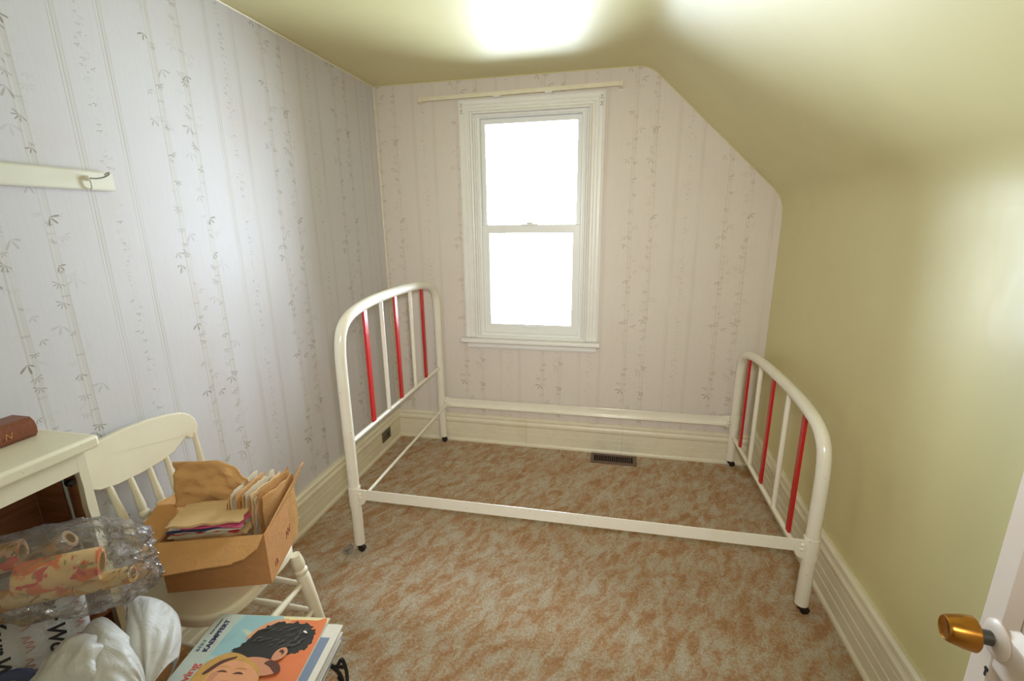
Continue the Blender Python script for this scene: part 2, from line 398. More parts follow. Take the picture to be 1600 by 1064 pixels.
struct(mb.obj('wall_hall', 'hall_white', smooth=0), 'plain hallway walls beyond the doorway')

# thin painted lines where paper meets paint
mb = MB(); e = [V((0, H))]+prof[1:]
mb.tube([(p.x, -.002, p.y-.002) for p in e], .0035, 6)
struct(mb.obj('trim_1', 'wall_paint'), 'thin painted edge above the window wall')
mb = MB(); mb.tube([(.002, 0, H-.004), (.002, YF, H-.004)], .005, 6)
struct(mb.obj('trim_2', 'trim_paint'), 'thin cream edge along the top of the left wall')
mb = MB(); mb.tube([(.003, -.003, .2), (.003, -.003, H)], .004, 6)
struct(mb.obj('trim_3', 'trim_paint'), 'thin cream seam in the corner of the papered walls')

# baseboards: stepped profile, boards butted end to end
def bb_prof(t, h):
    g = .0035
    return [(0, 0), (t+.009, 0), (t+.009, .012), (t+.004, .020), (t, .022), (t, .29*h), (t-g, .30*h), (t-g, .315*h), (t, .325*h), (t, .47*h), (t-g, .48*h), (t-g, .495*h), (t, .505*h),
            (t, .66*h), (t-g, .67*h), (t+.003, .70*h), (t+.006, .74*h), (t+.006, .80*h), (t+.001, .83*h), (t-.002, .87*h), (t+.003, .91*h), (t+.002, .96*h), (t-.006, h), (0, h)]
def baseboard(name, fn, cuts, t, h, label):
    root = struct(bpy.data.objects.new(name, None), label); COL.objects.link(root)
    for a, b in zip(cuts[:-1], cuts[1:]):
        MB().prism(bb_prof(t, h), fn, a+.0006, b-.0006).obj('board', 'trim_paint', root, smooth=20)
baseboard('baseboard_left', lambda d, z, t: (d, t, z), [YF, -1.45, 0], .0225, .204, 'cream stepped baseboard below the left wall')
baseboard('baseboard_back', lambda d, z, t: (t, -d, z), [.020, .955, 1.60, W-.02], .0190, .204, 'cream stepped baseboard under the window')
baseboard('baseboard_right', lambda d, z, t: (W-d, t, z), [YF, -1.9, 0], .0190, .246, 'cream stepped baseboard below the green wall')

# ------------------------------------------------------------------ window
win = struct(bpy.data.objects.new('window_1', None), 'white framed double hung window full of bright daylight'); COL.objects.link(win)
CX0, CX1, CZ0, CZ1 = .549, 1.418, .765, 2.220
cw = .085
def casing_prof(w):   # (across, out) fluted
    return [(0, 0), (0, .018), (.010, .022), (.016, .017), (.030, .017), (.034, .013), (.038, .017), (.050, .017), (.054, .013), (.058, .017), (.068, .017), (w-.008, .027), (w, .024), (w, 0)]
cp = casing_prof(cw)
MB().prism(cp, lambda a, d, t: (CX0+a, -d, CZ0 if t == 0 else CZ1-a), 0, 1).obj('casing', 'window_paint', win, smooth=20)
MB().prism(cp, lambda a, d, t: (CX1-a, -d, CZ0 if t == 0 else CZ1-a), 0, 1).obj('casing', 'window_paint', win, smooth=20)
MB().prism(cp, lambda a, d, t: (CX0+a if t == 0 else CX1-a, -d, CZ1-a), 0, 1).obj('casing', 'window_paint', win, smooth=20)
mb = MB(); mb.prism([(CX0-.028, .734), (CX1+.018, .734), (CX1+.018, .762), (CX0-.028, .762)], lambda a, b, t: (a, t, b), -.062, .03)
mb.obj('sill', 'window_paint', win, bevel=.009, seg=3)
mb = MB(); mb.prism([(0, 0), (.012, 0), (.020, .014), (.016, .02), (.016, .034), (.022, .046), (0, .046)], lambda d, z, t: (t, -d, .688+z), CX0+.012, CX1-.008)
mb.obj('apron', 'window_paint', win, smooth=20)
def ring(name, x0, x1, z0, z1, w, ya, yb, mat='vinyl', wb=None, wt=None, bevel=.004, parent=win):
    wb = w if wb is None else wb; wt = w if wt is None else wt; m = MB()
    o = [(x0, z0), (x1, z0), (x1, z1), (x0, z1)]; i = [(x0+w, z0+wb), (x1-w, z0+wb), (x1-w, z1-wt), (x0+w, z1-wt)]
    m.v = [(a, y, b) for y in (ya, yb) for a, b in o+i]
    for k in range(4):
        l = (k+1) % 4
        m.f += [(k, l, 4+l, 4+k), (8+k, 8+l, 12+l, 12+k), (k, l, 8+l, 8+k), (4+k, 4+l, 12+l, 12+k)]
    return m.obj(name, mat, parent, smooth=0, bevel=bevel)
ring('jamb', WX0-.001, WX1+.001, WZ0-.02, WZ1+.001, .012, -.004, .0615, 'window_paint')
ring('stop', .646, 1.317, .765, 2.135, .012, -.004, .008, 'window_paint', wt=.016)
ring('vinyl_frame', .640, 1.323, .770, 2.142, .034, .006, .060, wt=.030, wb=.025)
us = ring('sash', .674, 1.290, 1.446, 2.112, .028, .032, .052, wb=.048, wt=.03)
ls = ring('sash', .674, 1.290, .795, 1.490, .044, .010, .031, wb=.062, wt=.050)
box((.70, .039, 1.49), (1.264, .043, 2.085)).obj('pane', 'pane_glass', us, smooth=0)
box((.716, .016, .855), (1.248, .020, 1.442)).obj('pane', 'pane_glass', ls, smooth=0)
mb = MB(); mb.box((.93, .002, 1.484), (1.03, .014, 1.497)); mb.box((.96, .000, 1.497), (1.0, .012, 1.506)); mb.obj('lock', 'vinyl', ls, bevel=.003)
mb = MB(); mb.prism([(-.06, 0), (.06, 0), (.045, .012), (-.045, .012)], lambda a, b, t: (.985+a, t, .838+b), -.002, .011); mb.obj('lift_handle', 'vinyl', ls, bevel=.003)
box((.63, -.012, .762), (1.333, .016, .775)).obj('stool_strip', 'window_paint', win, bevel=.003)

# curtain rod with its brackets
rod = thing('curtain_rod', 'cream flat curtain rod on brackets above the window', 'curtain rod', (.91, 0, 2.22))
def rodz(x): return .003+(x-.32)/(1.5-.32)*.012
mb = MB(); mb.prism([(-.004, -.011), (.004, -.011), (.006, 0), (.004, .011), (-.004, .011)], lambda a, b, t: (t-.91, -.052+a, b+rodz(t)), .315, 1.505); mb.obj('rod', 'trim_paint', rod, smooth=20)
for x in (.322, 1.498):
    mb = MB(); mb.box((x-.91-.009, -.058, -.016+rodz(x)), (x-.91+.009, -.0005, -.010+rodz(x))); mb.box((x-.91-.011, -.004, -.024+rodz(x)), (x-.91+.011, -.0003, .022+rodz(x))); mb.box((x-.91-.004, -.064, -.016+rodz(x)), (x-.91+.009, -.058, .016+rodz(x)))
    b_ = mb.obj('bracket', 'trim_paint', rod, bevel=.002)
    MB().lathe([(0, .005), (.7, .005), (1, .002)], (x-.91, -.004, .012), (x-.91, -.009, .012), 10).obj('screw', 'steel', b_)
for x in (.80, 1.10):
    mb = MB(); mb.box((x-.91-.022, -.058, -.018+rodz(x)), (x-.91+.022, -.026, -.011+rodz(x))); mb.obj('support_clip', 'window_paint', rod, bevel=.002)
for i, x in enumerate((.572, 1.396)):
    for dz in (0, -.035):
        o = thing('corner_bracket', f'small tarnished metal blind bracket on the {"left" if i == 0 else "right"} upper corner of the window casing, {"upper" if dz == 0 else "lower"} one', 'bracket', (x, -.0225, 2.185+dz))
        mb = MB(); mb.box((-.006, -.003, -.011), (.006, .003, .011)); mb.box((-.006, -.013, -.011), (.006, .003, -.008)); mb.obj('plate', 'rail_board', o, bevel=.001)
        MB().lathe([(0, .003), (1, .002)], (0, -.002, .004), (0, -.0055, .004), 8).obj('screw', 'dark_metal', o)

# ------------------------------------------------------------------ bed frame
BX, BY, BW, BL, BT = .365, -.052, 1.158, 1.90, .0060
bed = thing('bed_frame', 'white enamel iron bed frame with red bars and no mattress', 'bed', (BX, BY, 0), BT)
PR = .0245
def arch(l, h):
    c = -BW/2; hw = BW/2
    half = [(hw, .05), (hw, h-.40), (hw, h-.27), (hw-.004, h-.18), (hw-.022, h-.105), (hw-.065, h-.058), (hw-.14, h-.029), (hw-.27, h-.010), (hw-.42, h-.002), (0, h)]
    half = [(hw, .04)]+half[1:]
    pts = [(l, c-u, z) for u, z in half]+[(l, c+u, z) for u, z in half[::-1][1:]]
    return crom(pts, 7)
def bed_end(l, h, zlow, ys, name):
    e_ = MB().tube(arch(l, h), PR, 16).obj(name, 'enamel', bed)
    MB().tube([(l, -.02, zlow), (l, -BW+.02, zlow)], .0115, 10).obj('cross_bar', 'enamel', e_)
    A = arch(l, h)
    for i, y in enumerate(ys):
        yl = y-BY; zt = max(p.z for p in A if abs(p.y-yl) < .05)
        best = min((p for p in A if p.z > h-.35), key=lambda p: abs(p.y-yl)); zt = best.z-.012
        if i % 2 == 0:
            box((l-.006, yl-.0145, zlow+.009), (l+.006, yl+.0145, zt)).obj('red_bar', 'red_paint', e_, bevel=.001)
        else:
            MB().tube([(l, yl, zlow), (l, yl, zt)], .0110, 10).obj('white_bar', 'enamel', e_)
    for y in (0, -BW):
        k = MB().lathe([(0, .012), (.3, .014), (1, .014)], (l, y, .018), (l, y, .042), 12).obj('caster_stem', 'dark_metal', bed)
        mb = MB(); mb.lathe([(0, .012), (.12, .0175), (.88, .0175), (1, .012)], (l+.012, y-.016, .018), (l+.012, y+.006, .018), 16)
        mb.obj('caster_wheel', 'dark_metal', k)
bed_end(0, 1.157, .552, [-.979, -.815, -.657, -.465, -.295], 'headboard')
bed_end(BL, .795, .205, [-1.0, -.814, -.613, -.417, -.216], 'footboard')
ZR = .329
for sgn, yl in ((1, 0), (-1, -BW)):
    mb = MB(); inn = -.028 if sgn == 1 else .028; y0 = yl+.006 if sgn == 1 else yl-.006
    lp_ = [(y0, ZR-.052), (y0+inn, ZR-.052), (y0+inn, ZR-.048), (y0+(.004 if inn > 0 else -.004), ZR-.048), (y0+(.004 if inn > 0 else -.004), ZR), (y0, ZR)]
    mb.prism(lp_, lambda a, b, t: (t, a, b), .030, BL-.030)
    rl = mb.obj('side_rail', 'enamel', bed, smooth=0, bevel=.001)
    for x, d in ((0, 1), (BL, -1)):
        mb = MB(); pl = [(.012, ZR+.004), (.058, ZR+.002), (.060, ZR-.046), (.052, ZR-.066), (.038, ZR-.076), (.012, ZR-.076)]
        ya = y0-.006*sgn*-1
        mb.prism(pl, lambda a, b, t: (x+d*a, t, b), y0+(.001 if sgn == 1 else -.001), y0+(.008 if sgn == 1 else -.008))
        br = mb.obj('corner_plate', 'enamel', bed, smooth=20, bevel=.002)
        for zz in (ZR-.018, ZR-.036):
            MB().lathe([(0, .009), (.6, .009), (1, .004)], (x+d*.034, yl-.006, zz), (x+d*.034, yl-.022, zz), 10).obj('bolt', 'enamel', br)
        MB().tube([(x, yl, ZR-.082), (x, yl, ZR+.010)], PR+.0035, 14).obj('collar', 'enamel', br)
MB().tube([(.046, -.004, ZR-.036), (.046, -BW+.004, ZR-.036)], .0075, 8).obj('cross_rod', 'enamel', bed)

# glass caster cup on the carpet
cup = thing('caster_cup', 'small clear glass caster cup tipped on the carpet by the bed leg', 'glass cup', (.327, -1.232, .0))
mb = MB(); pr_ = [(0, .004), (.019, .002), (.023, .010), (.022, .016), (.018, .016), (.016, .008), (0, .008)]
mb.grid(lambda a, b: (lambda q: (q[0]*cos(2*pi*a), q[0]*sin(2*pi*a), q[1]))(pr_[round(b*(len(pr_)-1))]), 20, len(pr_), cu=True)
c_ = mb.obj('cup', 'cup_glass', cup, weld=True); c_.rotation_euler = (R(14), R(-16), 0); c_.location = (0, 0, .0062)

# ------------------------------------------------------------------ small fittings
ou = thing('wall_outlet', 'grey brown metal outlet plate set in the left baseboard', 'outlet', (.0228, -.240, .106))
MB().prism([(-.058, -.036), (.058, -.036), (.058, .036), (-.058, .036)], lambda a, b, t: (t, a, b), 0, .006).obj('plate', 'outlet_plate', ou, bevel=.002)
for y in (-.022, .024):
    q = MB().lathe([(0, .017), (.8, .017), (1, .015)], (.0055, y, 0), (.0085, y, 0), 16).obj('socket', 'black_plastic' if y > 0 else 'outlet_plate', ou)
    mb = MB(); mb.box((.008, y-.007, -.004), (.0089, y-.004, .004)); mb.box((.008, y+.004, -.004), (.0089, y+.007, .004)); mb.obj('slot', 'steel' if y > 0 else 'vent_dark', q)
ve = thing('floor_register', 'brown metal floor register with thin louvres under the window', 'floor vent', (1.548, -.102, 0))
vw, vh = .145, .062
def vring(m, a, b, c, d, z0, z1):
    for q in (((-a, -b), (a, -d)), ((-a, d), (a, b)), ((-a, -d), (-c, d)), ((c, -d), (a, d))): m.box((q[0][0], q[0][1], z0), (q[1][0], q[1][1], z1))
    return m
vring(MB(), vw, vh, vw-.022, vh-.022, .0, .007).obj('frame', 'brown_metal', ve, bevel=.0015)
box((-vw+.012, -vh+.012, .0004), (vw-.012, vh-.012, .0012)).obj('duct_shade', 'vent_dark', ve)  # thin near-black sheet standing in for the shade below the louvres
for i in range(17):
    x = -.108+i*.0135
    MB().prism([(-.0022, 0), (.0006, 0), (.003, .0062), (.0002, .0062)], lambda a, b, t: (x+a, t, b+.0012), -vh+.02, vh-.02).obj('louvre', 'brown_metal', ve)
box((.098, -.018, .006), (.104, -.002, .014)).obj('lever', 'brown_metal', ve, bevel=.001)

pg = thing('peg_rail', 'white painted board with a wire coat hook on the left wall', 'coat rack', (0, -1.73, 1.636))
MB().prism([(.0005, -.0265), (.016, -.0265), (.019, -.022), (.019, .022), (.016, .0265), (.0005, .0265)], lambda a, b, t: (a, t, b), -1.15, 0).obj('board', 'rail_board', pg, smooth=20)
for y in (-.075, -.45, -.85):
    MB().lathe([(0, .008), (.5, .007), (1, .005)], (.0185, y, .005), (.030, y, .005), 12).obj('hook_base', 'rail_board', pg)
    MB().tube(crom([(.028, y, .005), (.045, y+.006, .004), (.060, y+.016, .008), (.070, y+.024, .016), (.066, y+.026, .021), (.058, y+.020, .014)], 6), .0018, 8).obj('hook', 'steel', pg)
    MB().tube(crom([(.026, y, .003), (.030, y+.001, -.008), (.027, y+.002, -.022), (.021, y+.002, -.025)], 6), .0028, 8).obj('lower_hook', 'rail_board', pg)

# ------------------------------------------------------------------ open door on the right
dr = struct(bpy.data.objects.new('door_1', None), 'pale painted panel door standing open on the right'); COL.objects.link(dr)
DA = R(7)
DL = .79   # leaf length, hinge to latch edge
dr.location = (2.07-DL*sin(DA), -2.189-DL*cos(DA), 0); dr.rotation_euler = (0, 0, -DA)
DH, TH, sw = 1.86, .035, .098
def slab(name, ya, yb, za, zb, x0=0, x1=TH, bev=.003): return box((x0, ya, za), (x1, yb, zb)).obj(name, 'door_paint', dr, smooth=0, bevel=bev)
slab('stile', DL-sw+.055, DL, .012, DH); slab('stile', 0, sw, .012, DH)
S0, S1 = sw, DL-sw+.055
for za, zb in ((.012, .2), (.86, .925), (1.72, DH)): slab('rail', S0, S1, za, zb)
for za, zb in ((.2, .86), (.925, 1.72)):
    slab('panel', S0-.004, S1+.004, za-.004, zb+.004, .012, TH-.012)
    m = MB(); g = .014
    m.v = [(x, y, z) for x, i in ((.0, 0), (.011, g)) for y, z in ((S0+i, za+i), (S1-i, za+i), (S1-i, zb-i), (S0+i, zb-i))]+[(.0118, y, z) for y, z in ((S0, za), (S1, za), (S1, zb), (S0, zb))]
    for k in range(4):
        l = (k+1) % 4; m.f += [(k, l, 4+l, 4+k), (4+k, 4+l, 8+l, 8+k), (8+k, 8+l, l, k)]
    m.obj('panel_moulding', 'door_paint', dr, smooth=0)
ky, kz = DL-.042, .905
MB().lathe([(0, .0285), (.3, .0285), (.7, .025), (1, .015)], (0, ky, kz), (-.007, ky, kz), 24).obj('rosette', 'door_paint', dr)
ax = V((-1, .02, .02)).normalized(); k0 = V((-.008, ky, kz))
MB().lathe([(0, .0105), (1, .0105)], k0, k0+ax*.020, 14).obj('knob_neck', 'dull_zinc', dr)
kn = MB().lathe([(0, .014), (.03, .0235), (.08, .0250), (.45, .0235), (.85, .0195), (.93, .0185), (1, .0165), (.99, .0155), (.96, .014)], k0+ax*.018, k0+ax*.055, 28).obj('knob', 'brass', dr)
mb = MB(); mb.lathe([(0, .004), (1, .004)], (.0005, ky+.004, kz-.058), (-.0006, ky+.004, kz-.058), 12); mb.box((-.0006, ky+.002, kz-.07), (.0005, ky+.006, kz-.058)); mb.obj('keyhole', 'vent_dark', dr)
for z in (.25, 1.6): MB().tube([(.012, -.008, z-.04), (.012, -.008, z+.04)], .007, 10).obj('hinge', 'dark_metal', dr)
mb = MB(); mb.box((DX0-.09, YF, 0), (DX0, YF+.018, DZ+.09)); mb.box((DX0, YF, DZ), (DX1, YF+.018, DZ+.09)); 
struct(mb.obj('trim_4', 'door_paint', bevel=.003), 'pale painted casing around the doorway')

# ------------------------------------------------------------------ chair
CHX, CHY = .295, -1.875
ch = thing('spindle_chair', 'cream painted spindle back wooden chair holding the open box', 'chair', (CHX, CHY, 0))
sv = []
for k in range(40):
    a = 2*pi*k/40; ex = .55
    x = abs(cos(a))**ex*(1 if cos(a) > 0 else -1)*.190; y = abs(sin(a))**ex*(1 if sin(a) > 0 else -1)*.190
    if x < 0: y *= 1-.12*(-x/.190)
    sv.append((x-.012, y))
MB().prism(sv, lambda a, b, t: (a, b, t), .402, .440).obj('seat', 'chair_paint', ch, bevel=.010, seg=3)
cr_half = [(0, .908), (.08, .905), (.14, .897), (.185, .886), (.205, .872), (.218, .850), (.220, .825), (.210, .802), (.196, .788), (.182, .789), (.170, .802), (.150, .790), (.120, .771), (.07, .760), (0, .756)]
cr_ = cr_half+[(-a, b) for a, b in cr_half[-2:0:-1]]
def crx(v, z): return -.232-(z-.76)*.16-.018*(1-(v/.22)**2)
mb = MB(); mb.prism(cr_, lambda v, z, t: (crx(v, z)+t, v, z-.006), 0, .019); mb.obj('crest_rail', 'chair_paint', ch, smooth=30, bevel=.004)
sp = [(0, .007), (.16, .0095), (.30, .013), (.44, .0165), (.50, .0165), (.515, .0115), (.53, .0115), (.545, .0160), (.565, .0170), (.585, .0150), (.595, .0105), (.61, .0115), (.64, .0125), (.80, .0095), (1, .0078)]
for v in (-.202, -.093, -.030, .033, .093, .202):
    b = V((-.178+.012*(abs(v)/.2), v*.86, .436)); tp = V((crx(v, .78)+.0095, v, .782 if abs(v) < .15 else .80))
    MB().lathe(sp, b, tp, 12).obj('spindle', 'chair_paint', ch)
lg = [(0, .012), (.25, .0175), (.55, .0215), (.78, .0225), (.80, .017), (.815, .0215), (.84, .0225), (.86, .0165), (.88, .0205), (.93, .021), (1, .0165)]
feet = {}
for sx, sy in ((1, 1), (1, -1), (-1, 1), (-1, -1)):
    a = V((.150*sx+.02, .135*sy, .408)); b = V((.205*sx+.02, .178*sy if sx > 0 else .17*sy, 0)); feet[sx, sy] = (a, b)
    MB().lathe(lg, b, a, 14).obj('leg', 'chair_paint', ch)
def st(p, q, f, r=.0105):
    a = feet[p][1].lerp(feet[p][0], f); b = feet[q][1].lerp(feet[q][0], f)
    MB().lathe([(0, r*.7), (.3, r), (.5, r*1.15), (.7, r), (1, r*.7)], a, b, 10).obj('stretcher', 'chair_paint', ch)
for f in (.70, .40):
    st((1, 1), (1, -1), f+.02); st((1, 1), (-1, 1), f-.02); st((1, -1), (-1, -1), f-.02)
st((-1, 1), (-1, -1), .5)

# ------------------------------------------------------------------ cardboard box on the seat with old papers
B0 = V((.228, -1.997, .4405)); e1 = V((.948, .319, 0)).normalized(); e2 = V((-e1.y, e1.x, 0)); bw, bd, bh, bt = .298, .245, .172, .004
cb = thing('cardboard_box', 'open cardboard box of old papers sitting on the chair', 'box', B0, atan2(e1.y, e1.x))
box((0, 0, 0), (bw, bd, bt)).obj('bottom', 'carton_board', cb, smooth=0)
box((0, 0, bt), (bw, bt, bh)).obj('side', 'carton_board', cb, smooth=0)
box((0, bd-bt, bt), (bw, bd, bh)).obj('side', 'carton_board', cb, smooth=0)
box((0, bt, bt), (bt, bd-bt, bh)).obj('side', 'carton_board', cb, smooth=0)
rs = box((bw-bt, bt, bt), (bw, bd-bt, bh)).obj('side', 'carton_board', cb, smooth=0)
def flap(poly, hinge, along, out, name='flap', mat='carton_inside', curve=.0, label=None):
    """poly of (along, outward); out is the direction the flap leans"""
    hinge, along, out = V(hinge), V(along), V(out).normalized(); nn = along.cross(out).normalized()
    mx = max(p[1] for p in poly)
    def fn(a, b, t): return hinge+along*a+out*b+nn*(t+curve*(b/mx)**2)
    # slice into strips so it can bow
    m = MB(); m.prism(poly, fn, -.002, .002); o = m.obj(name, mat, cb, smooth=0)
    if label: o['label'] = label
    return o
flap([(-.030, 0), (bw-.004, 0), (bw-.006, .045), (bw-.03, .075), (bw-.055, .082), (bw-.06, .088), (.16, .094), (.05, .108), (-.024, .110)], (0, -.001, bh), (1, 0, 0), (0, -.93, -.30))
flap([(0.002, 0), (bd, 0), (bd+.012, .06), (bd+.02, .10), (bd-.005, .098), (bd-.06, .060), (.06, .022), (.02, .006)], (bw+.001, 0, bh), (0, 1, 0), (.40, 0, .92))
flap([(0, 0), (bd, 0), (bd-.02, .062), (bd-.09, .085), (.05, .066), (.014, .03)], (-.001, 0, bh), (0, 1, 0), (-.88, 0, .48))
flap([(0, 0), (.10, 0), (.096, .08), (.01, .078)], (-.03, .06, bh+.004), (0, 1, 0), (-.5, 0, -.86), mat='grey_card', label='grey inner face of a torn flap')
flap([(0, 0), (bw, 0), (bw-.01, .05), (.02, .05)], (0, bd+.001, bh), (1, 0, 0), (0, .75, -.66))
tm = text_mesh('12', .026, .0002, .0006); o = link('ink_number', tm, 'ink_red', rs); o.matrix_local = Matrix.Translation((bw+.0006, .038, .026)) @ Matrix(((0, 0, 1, 0), (1, 0, 0, 0), (0, 1, 0, 0), (0, 0, 0, 1))) @ Matrix.Rotation(R(6), 4, 'Z')
mb = MB(); mb.tube(crom([(bw+.0004, .145, .05), (bw+.0004, .150, .075), (bw+.0004, .16, .052), (bw+.0004, .165, .078), (bw+.0004, .175, .055), (bw+.0004, .182, .08), (bw+.0004, .195, .058)], 5), .0009, 5); mb.obj('ink_scribble', 'ink_red', rs)

def sheet(w, h, d, amp, seed, nu=10, nv=8, tear=.006):
    """soft paper packet standing in its own plane: w wide, h tall, d thick, wavy with a ragged top edge"""
    m = MB()
    def f(a, b, s):
        x = (a-.5)*w; z = b*h
        y = amp*noise.noise(V((a*2.1+seed, b*1.7, seed*.37)))+s*d*.5*(1-.5*(2*abs(a-.5))**4)
        z += tear*noise.noise(V((a*6+seed, seed*1.3, 0)))*b; x += tear*noise.noise(V((b*5, seed*2.1, 3)))
        return (x, y, z)
    vs = [f(i/(nu-1), j/(nv-1), s) for s in (-1, 1) for i in range(nu) for j in range(nv)]
    k = nu*nv; q = lambda s, i, j: s*k+i*nv+j; fs = []
    for s in (0, 1): fs += [(q(s, i, j), q(s, i+1, j), q(s, i+1, j+1), q(s, i, j+1)) for i in range(nu-1) for j in range(nv-1)]
    for i in range(nu-1): fs += [(q(0, i, 0), q(0, i+1, 0), q(1, i+1, 0), q(1, i, 0)), (q(0, i, nv-1), q(0, i+1, nv-1), q(1, i+1, nv-1), q(1, i, nv-1))]
    for j in range(nv-1): fs += [(q(0, 0, j), q(0, 0, j+1), q(1, 0, j+1), q(1, 0, j)), (q(0, nu-1, j), q(0, nu-1, j+1), q(1, nu-1, j+1), q(1, nu-1, j))]
    return m.add(vs, fs)
BM = Matrix.Translation(B0) @ Matrix.Rotation(atan2(e1.y, e1.x), 4, 'Z')
def in_box(name, mesh_mb, mat, M_, label, cat, group=None):
    o = mesh_mb.obj(name, mat, smooth=50); o.matrix_world = BM @ M_
    return tag(o, label, cat, group)
T = Matrix.Translation; Rx = lambda a: Matrix.Rotation(R(a), 4, 'X'); Ry = lambda a: Matrix.Rotation(R(a), 4, 'Y'); Rz = lambda a: Matrix.Rotation(R(a), 4, 'Z')
# upright envelopes at the back right, seen edge-on
ORD = ['first', 'second', 'third', 'fourth', 'fifth', 'sixth', 'seventh', 'eighth', 'ninth', 'tenth', 'eleventh', 'twelfth', 'thirteenth', 'fourteenth', 'fifteenth', 'sixteenth', 'seventeenth']
mats = ['kraft_pale', 'kraft', 'newsprint', 'grey_card', 'kraft', 'kraft_dark', 'kraft', 'newsprint', 'kraft_dark', 'kraft_pale', 'newsprint', 'kraft', 'kraft_dark', 'kraft']
for i, mt in enumerate(mats):
    lb = ['worn brown paper envelope standing in the row at the back of the box', 'grey paper packet standing among the brown envelopes in the box'][mt in ('newsprint', 'grey_card')]
    lb = f'{ORD[i]} {lb.replace("standing", "from the left", 1)}'.replace('worn brown paper', 'worn brown')
    if i == 0: lb = 'leftmost pale envelope of the upright row in the box'
    if i == len(mats)-1: lb = 'rightmost brown envelope of the upright row, against the box side'
    in_box('paper_envelope', sheet(.150, .232+.026*((i*7) % 5)/4, .0068, .007, i*3.7+1, 14, 12, .012), mt, T((.158+i*.0094, .158, .0055)) @ Rz(84-i*.9) @ Rx(3),
           lb, 'envelope', 'old papers standing in the box')
# flat bundle in front, ragged edges towards the camera
zz = .006
lay = [('kraft', .040, 'lowest brown packet in the flat pile at the front of the box'), ('newsprint', .040, 'thick grey packet low in the flat pile at the front of the box'), ('kraft_dark', .034, 'dark brown packet in the middle of the front pile in the box'),
       ('kraft', .034, 'wide brown packet just above the rim at the front of the box'), ('kraft_pale', .011, 'pale tan packet above the wide brown one in the front pile'), ('newsprint', .008, 'grey ragged packet above the pale tan one in the front pile'),
       ('paper_red', .004, 'red paper pattern in the front pile in the box'), ('paper_white', .006, 'white folded paper above the red one in the front pile'),
       ('paper_navy', .007, 'navy printed paper in the front pile in the box'), ('paper_white', .004, 'thin white sheet over the navy paper in the front pile'), ('paper_pink', .006, 'pink paper slip sticking out of the front pile'), ('newsprint', .006, 'grey packet just above the pink slip in the front pile'), ('kraft_pale', .008, 'pale tan packet topping the flat pile at the front of the box')]
for i, (mt, th, lb) in enumerate(lay):
    w = (.205 if mt != 'paper_pink' else .19)-.004*(i % 4)
    in_box('paper_packet', sheet(w, .112+.008*sin(i*2.7), th*.97, .004, i*5.3+2, 18, 8, .010), mt,
           T((.120+.008*sin(i*2.1)+(.018 if mt == 'paper_pink' else 0), .138+.003*(i % 3), zz+th/2)) @ Rz(2.5*sin(i*1.7)) @ Rx(90), lb, 'paper', 'old papers lying in the box')
    zz += th
# large creased kraft bag leaning at the back left
def kraft(a, b):
    x = (a-.5)*.235; z = b*.145
    if a > .62: z *= 1-(a-.62)*1.15
    y = .02*noise.noise(V((a*3, b*3, 4.2)))+.012*noise.noise(V((a*7, b*8, 1)))+.006*abs(sin(b*9+a*3))
    return (x, y, z)
m = MB().grid(kraft, 22, 20)
o = m.obj('paper_bag', 'kraft', smooth=60, solid=.0035); o.matrix_world = BM @ T((.082, .150, .190)) @ Rz(-4) @ Rx(-14)
tag(o, 'large creased kraft paper bag sticking up from the box', 'paper bag')

# ------------------------------------------------------------------ cabinet and book
cbx0, cbx1, cby0, cby1, cbz = .038, .222, -2.75, -2.110, .968
ca = thing('cabinet', 'cream painted open fronted cabinet with brown wood inside', 'cabinet', (0, 0, 0))
box((cbx0-.004, cby0-.02, cbz), (cbx1+.020, -2.082, 1.0)).obj('top', 'cabinet_paint', ca, bevel=.008, seg=3)
box((cbx0, cby1-.014, 0), (cbx1-.018, cby1, cbz)).obj('side_panel', 'cabinet_paint', ca, smooth=0)
box((cbx0+.01, cby1-.018, .03), (cbx1-.018, cby1-.014, cbz-.002)).obj('side_lining', 'brown_wood', ca, smooth=0)
box((cbx0, cby0, 0), (cbx1-.018, cby0+.016, cbz)).obj('side_panel', 'brown_wood', ca, smooth=0)
box((cbx0, cby0+.016, .02), (cbx0+.008, cby1-.018, cbz)).obj('back_panel', 'brown_wood', ca, smooth=0)
st_ = [(cby1, 0), (cby1, cbz)]+[(cby1-.019-.0035*abs(noise.noise(V((k*.9, 3.1, 0))))*(1.6 if k % 3 else .3), cbz-k*.03) for k in range(33)]
MB().prism(st_, lambda a, b, t: (t, a, b), cbx1-.018, cbx1).obj('stile', 'cabinet_paint', ca, smooth=0)
box((cbx1-.018, cby0, 0), (cbx1, cby0+.03, cbz)).obj('stile', 'cabinet_paint', ca, bevel=.002)
box((cbx1-.018, cby0+.03, cbz-.050), (cbx1, cby1-.0185, cbz)).obj('apron', 'cabinet_paint', ca, bevel=.002)
box((cbx0+.008, cby0+.016, .50), (cbx1-.018, cby1-.018, .516)).obj('shelf', 'brown_wood', ca, smooth=0)
box((cbx0+.008, cby0+.016, .08), (cbx1-.018, cby1-.018, .095)).obj('floor_board', 'brown_wood', ca, smooth=0)
rdo = MB().tube([(.190, -2.147, .50), (.190, -2.147, .935)], .0055, 10).obj('slide_rod', 'steel', ca)
MB().lathe([(0, .005), (.3, .009), (.8, .009), (1, .006)], (.196, -2.147, .895), (.214, -2.143, .895), 12).obj('rod_knob', 'black_plastic', rdo)

